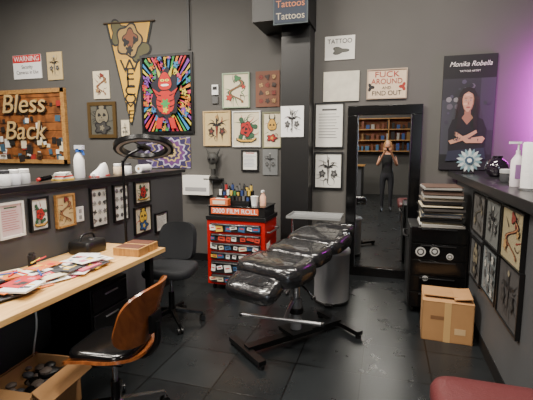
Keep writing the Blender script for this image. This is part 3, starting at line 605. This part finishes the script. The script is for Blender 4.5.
# ---------------------------------------------------------------- partition top things (left)
def onledge(u): 
    r=ray(u,178); t=(XL-.09)/r.x; return Vector((XL-.09,r.y*t,1.3008))
b=B('spray_bottle'); b.lathe((0,0,0),[(.038,0),(.042,.01),(.042,.15),(.03,.19),(.014,.21),(.013,.235)],WHITE); b.box((.01,0,.255),(.08,.03,.035),C(200,205,215)); b.box((.0,0,.23),(.03,.03,.03),C(40,90,170)); b.box((.04,0,.22),(.012,.014,.06),C(40,90,170),RY(-20)); b.build(onledge(80))
b=B('sneaker_shoe')
b.loft([[Vector((w_*math.cos(t)*1,0,0))+Vector((0,y,z0+hh*max(0,math.sin(t)))) for t in [k*math.pi/9 for k in range(10)]] for y,w_,z0,hh in((-.13,.02,0,.03),(-.1,.045,0,.05),(-.02,.045,0,.07),(.05,.038,0,.11),(.12,.036,0,.12),(.14,.02,0,.1))],WHITE)
b.box((0,0,.006),(.08,.26,.012),C(200,60,50)); b.build(onledge(100),.3)
for u,c1 in ((4,WHITE),(14,C(220,220,225)),(24,C(190,190,190)),(118,C(200,180,150)),(128,WHITE)):
    b=B('white_jar'); b.lathe((0,0,0),[(.035,0),(.038,.01),(.038,.07),(.03,.08)],c1); b.lathe((0,0,.08),[(.034,0),(.034,.02),(.03,.024)],WHITE if c1!=WHITE else C(60,60,64)); b.build(onledge(u))
b=B('tattoo_machine'); b.cyl((-.0,-.05,.02),(0,.05,.03),.018,BLKG); b.cyl((0,.05,.03),(0,.08,.033),.01,STEEL); b.cyl((0,-.05,.02),(0,-.07,.018),.012,C(190,40,40)); b.build(onledge(45))
b=B('stack_of_stickers'); [b.box((0,0,.006+.012*i),(.1-.004*i,.13,.011),random.Random(i).choice([C(200,60,50),PAPER,C(60,130,160),C(230,190,70)]),RZ(7*i)) for i in range(5)]; b.build(onledge(63))
b=B('paper_roll'); b.cyl((0,-.09,.04),(0,.09,.04),.04,WHITE); b.cyl((0,-.092,.04),(0,.092,.04),.015,C(160,130,90)); b.build(onledge(144))
# ---------------------------------------------------------------- burgundy bench
b=B('burgundy_client_bench'); b.pad((0,0,.46),.95,.50,.12,BURG,cr=.09,soft=.035); b.box((0,0,.385),(.42,.84,.04),BLK)
for sx in(-1,1):
    for sy in(-1,1): b.cyl((sx*.18,sy*.38,0),(sx*.17,sy*.36,.37),.02,CHROME)
b.build((.472,1.44,0))
c=onY(291,11,4.4); b=B('tattoo_hanging_sign'); b.box((0,0,0),(.38,.02,.28),C(60,70,74)); b.box((0,-.012,.0),(.35,.004,.25),C(30,40,56)); 
for s_ in(-1,1): b.cyl((s_*.15,0,.14),(s_*.15,0,CZ-c.z-.001),.003,STEEL,seg=6)
o=b.build((c.x,4.38,c.z),bevel=.003)
text(o,'Tattoos',.10,(0,-.016,.065),C(180,110,70),rot=(math.pi/2,0,0)); text(o,'Tattoos',.10,(0,-.016,-.06),C(170,160,140),rot=(math.pi/2,0,0))
# ---------------------------------------------------------------- front of shop (seen in mirror)
b=B('display_shelf'); 
for z in(0,.35,.7,1.05): b.box((0,0,z),(2.2,.3,.03),FRAMEW)
for x in(-1.085,0,1.085): b.box((x,0,.52),(.03,.3,1.07),FRAMEW)
b.box((0,-.14,.52),(2.2,.01,1.07),PEGW)
rn=random.Random(8)
for k in range(3):
    for i in range(13):
        hh=rn.uniform(.12,.28); b.box((-.98+.16*i,0,.016+.35*k+hh/2),(rn.uniform(.06,.12),.14,hh),rn.choice([C(40,70,120),C(60,100,130),C(150,146,140),C(110,60,40),INK,C(120,90,50)]))
b.build((0,WY0+.17,1.45))
b=B('front_desk'); b.box((0,0,.5),(.9,.5,1.0),BLK); b.box((0,0,1.02),(1.0,.6,.04),FRAMEW); b.box((0,.255,.5),(.8,.01,.8),C(70,70,74)); b.build((-1.15,-3.0,0))
b=B('window_1'); b.box((0,0,0),(1.7,.02,2.6),M('daylight_glass',(225,232,240),.3,emit=1.6))
for sx in(-1,1): b.box((sx*.87,0,0),(.08,.06,2.7),BLK)
for z in(-1.33,0,1.33): b.box((0,0,z),(1.8,.06,.06),BLK)
b.build((2.2,WY0+.04,1.5))
# ---------------------------------------------------------------- photographer (visible in the mirror)
SKIN=M('skin',(196,140,110),.55); TOP=M('black_top',(20,20,23),.8); PANT=M('dark_trousers',(34,34,40),.8); HAIR=M('blond_hair',(166,124,78),.5,noise=.2,nscale=40)
PX,PY=.0,-.42
V=[];E=[];RR=[]
def av(p,r,par=None):
    V.append(Vector(p)); RR.append(r); 
    if par is not None: E.append((par,len(V)-1))
    return len(V)-1
pel=av((0,0,.93),(.15,.105)); sp=av((0,.0,1.08),(.118,.085),pel); ch_=av((0,0,1.25),(.145,.10),sp); up_=av((0,-.01,1.36),(.10,.07),ch_)
nk=av((0,.0,1.44),(.045,.045),up_); nk2=av((0,.012,1.50),(.045,.045),nk)
for s_ in(-1,1):
    sh=av((s_*.155,-.01,1.36),(.05,.05),up_); el=av((s_*.225,.10,1.13),(.036,.036),sh); wr=av((s_*.085,.30,1.43),(.022,.022),el); hd=av((s_*.062,.325,1.485),(.024,.016),wr)
    hp=av((s_*.095,0,.86),(.092,.092),pel); kn=av((s_*.10,.015,.49),(.056,.056),hp); an=av((s_*.10,-.01,.10),(.04,.04),kn); 
    ft_=av((s_*.105,.06,.045),(.042,.03),an); to=av((s_*.115,.16,.03),(.035,.022),ft_)
me=bpy.data.meshes.new('body'); me.from_pydata(V,E,[]); body=bpy.data.objects.new('photographer_woman',me); sc.collection.objects.link(body)
sk=body.modifiers.new('skin','SKIN'); sk.use_smooth_shade=True
for i,r in enumerate(RR): me.skin_vertices[0].data[i].radius=r; me.skin_vertices[0].data[i].use_root=(i==0)
ss=body.modifiers.new('sub','SUBSURF'); ss.levels=2; ss.render_levels=2
bpy.context.view_layer.update()
dg=bpy.context.evaluated_depsgraph_get(); nm=bpy.data.meshes.new_from_object(body.evaluated_get(dg)); body.modifiers.clear(); body.data=nm
nm.materials.clear()
for m_ in(SKIN,TOP,PANT,BLK): nm.materials.append(m_)
for p in nm.polygons:
    c=p.center; p.use_smooth=True; i=0
    if c.z<.075: i=3
    elif c.z<.96: i=2
    elif abs(c.x)<.185 and c.z<1.40 and c.y<.12 and not (abs(c.x)>.15 and c.z<1.28 and c.y>.05): i=1
    p.material_index=i
body.location=(PX,PY,0)
def child(b): 
    o=b.build(); o.parent=body; return o
b=B('head'); b.sph((0,.02,1.60),.1,SKIN,(.76,.95,1.16)); b.sph((0,.045,1.535),.055,SKIN,(.9,1,.9)); b.loft([[Vector((x,y,z)) for x,y,z in((-.008,.105,1.62),(.008,.105,1.62),(.006,.1,1.625))],[Vector((x,y,z)) for x,y,z in((-.015,.108,1.575),(.015,.108,1.575),(0,.132,1.58))]],SKIN)
for s_ in(-1,1): b.sph((s_*.029,.103,1.605),.012,WHITE,(1.2,.6,.7),seg=12); b.sph((s_*.029,.110,1.605),.006,INK,seg=8); b.box((s_*.03,.108,1.63),(.028,.008,.005),C(110,76,46)); b.sph((s_*.077,.015,1.59),.022,SKIN,(.35,.7,1.2),seg=10)
b.sph((0,.107,1.545),.018,C(170,70,70),(1.3,.5,.4),seg=12); child(b)
b=B('hair'); b.sph((0,-.012,1.625),.105,HAIR,(.88,1,1.08)); b.loft([[Vector((w_*math.cos(t),-.045+d_*math.sin(t),z)) for t in [k*math.pi/8 for k in range(16)]] for z,w_,d_ in((1.62,.092,.07),(1.5,.095,.06),(1.38,.10,.05),(1.28,.08,.04),(1.24,.04,.02))],HAIR)
for s_ in(-1,1): b.tube([(s_*.06,.05,1.69),(s_*.085,.04,1.6),(s_*.088,.03,1.5),(s_*.09,.05,1.40)],.022,HAIR)
child(b)
b=B('phone'); b.box((0,.345,1.53),(.15,.010,.075),BLKG); b.cyl((.055,.350,1.55),(.055,.353,1.55),.008,CAPM); child(b)
for s_ in(-1,1):
    b=B('hand'); b.sph((s_*.066,.322,1.49),.03,SKIN,(.8,.5,1.3),seg=12)
    for k in range(4):
        z=1.505+.015*k-.004; l=(.042,.048,.046,.036)[k]
        b.tube([(s_*.082,.325,z-.012),(s_*.086,.352,z),(s_*(.075-l*.3),.362,z+.003),(s_*(.072-l),.357,z+.003)],.0075,SKIN,seg=8)
    b.tube([(s_*.066,.312,1.475),(s_*.05,.318,1.50),(s_*.045,.330,1.525)],.009,SKIN,seg=8); child(b)
# ---------------------------------------------------------------- lights
def area(name,loc,sx,sy,e,col=(1,.92,.81),rot=(0,0,0)):
    l=bpy.data.lights.new(name,'AREA'); l.shape='RECTANGLE'; l.size=sx; l.size_y=sy; l.energy=e; l.color=col
    o=bpy.data.objects.new(name,l); sc.collection.objects.link(o); o.location=loc; o.rotation_euler=rot; return o
for i,(x,y,e) in enumerate(((-4.3,3.0,150),(-2.2,2.2,210),(.2,3.2,110),(-2.9,.6,130),(.2,.8,105),(-1,-2,120))):
    b=B('ceiling_light_fixture'); b.box((0,0,.03),(1.24,.34,.05),BLK); b.box((0,0,.0),(1.2,.3,.012),M('led_panel',(255,248,238),.5,emit=2)); b.build((x,y,CZ-.06))
    area('ceiling_light',(x,y,CZ-.09),1.2,.3,e)
area('window_daylight',(2.2,WY0+.12,1.6),1.6,2.4,60,(.85,.92,1),(math.pi/2,0,math.pi))
b=B('purple_neon_tube'); b.cyl((0,0,0),(0,0,1.0),.02,M('neon_purple',(220,10,235),.5,emit=10)); b.box((0,.025,.5),(.05,.02,1.1),BLK); b.build((1.78,D-.045,1.6))
area('purple_glow',(1.72,4.72,2.02),.3,.9,70,(.80,.0,.85),(math.pi/2,0,0))
w=bpy.data.worlds.new('world'); sc.world=w; w.use_nodes=True; w.node_tree.nodes['Background'].inputs[0].default_value=(.5,.52,.56,1); w.node_tree.nodes['Background'].inputs[1].default_value=.3
# ---------------------------------------------------------------- camera
cam=bpy.data.cameras.new('camera'); cam.sensor_width=36; cam.lens=36*F/533; cam.clip_start=.02
co=bpy.data.objects.new('camera',cam); sc.collection.objects.link(co); co.location=(0,0,H); co.rotation_euler=(math.pi/2-PI,0,TH); sc.camera=co
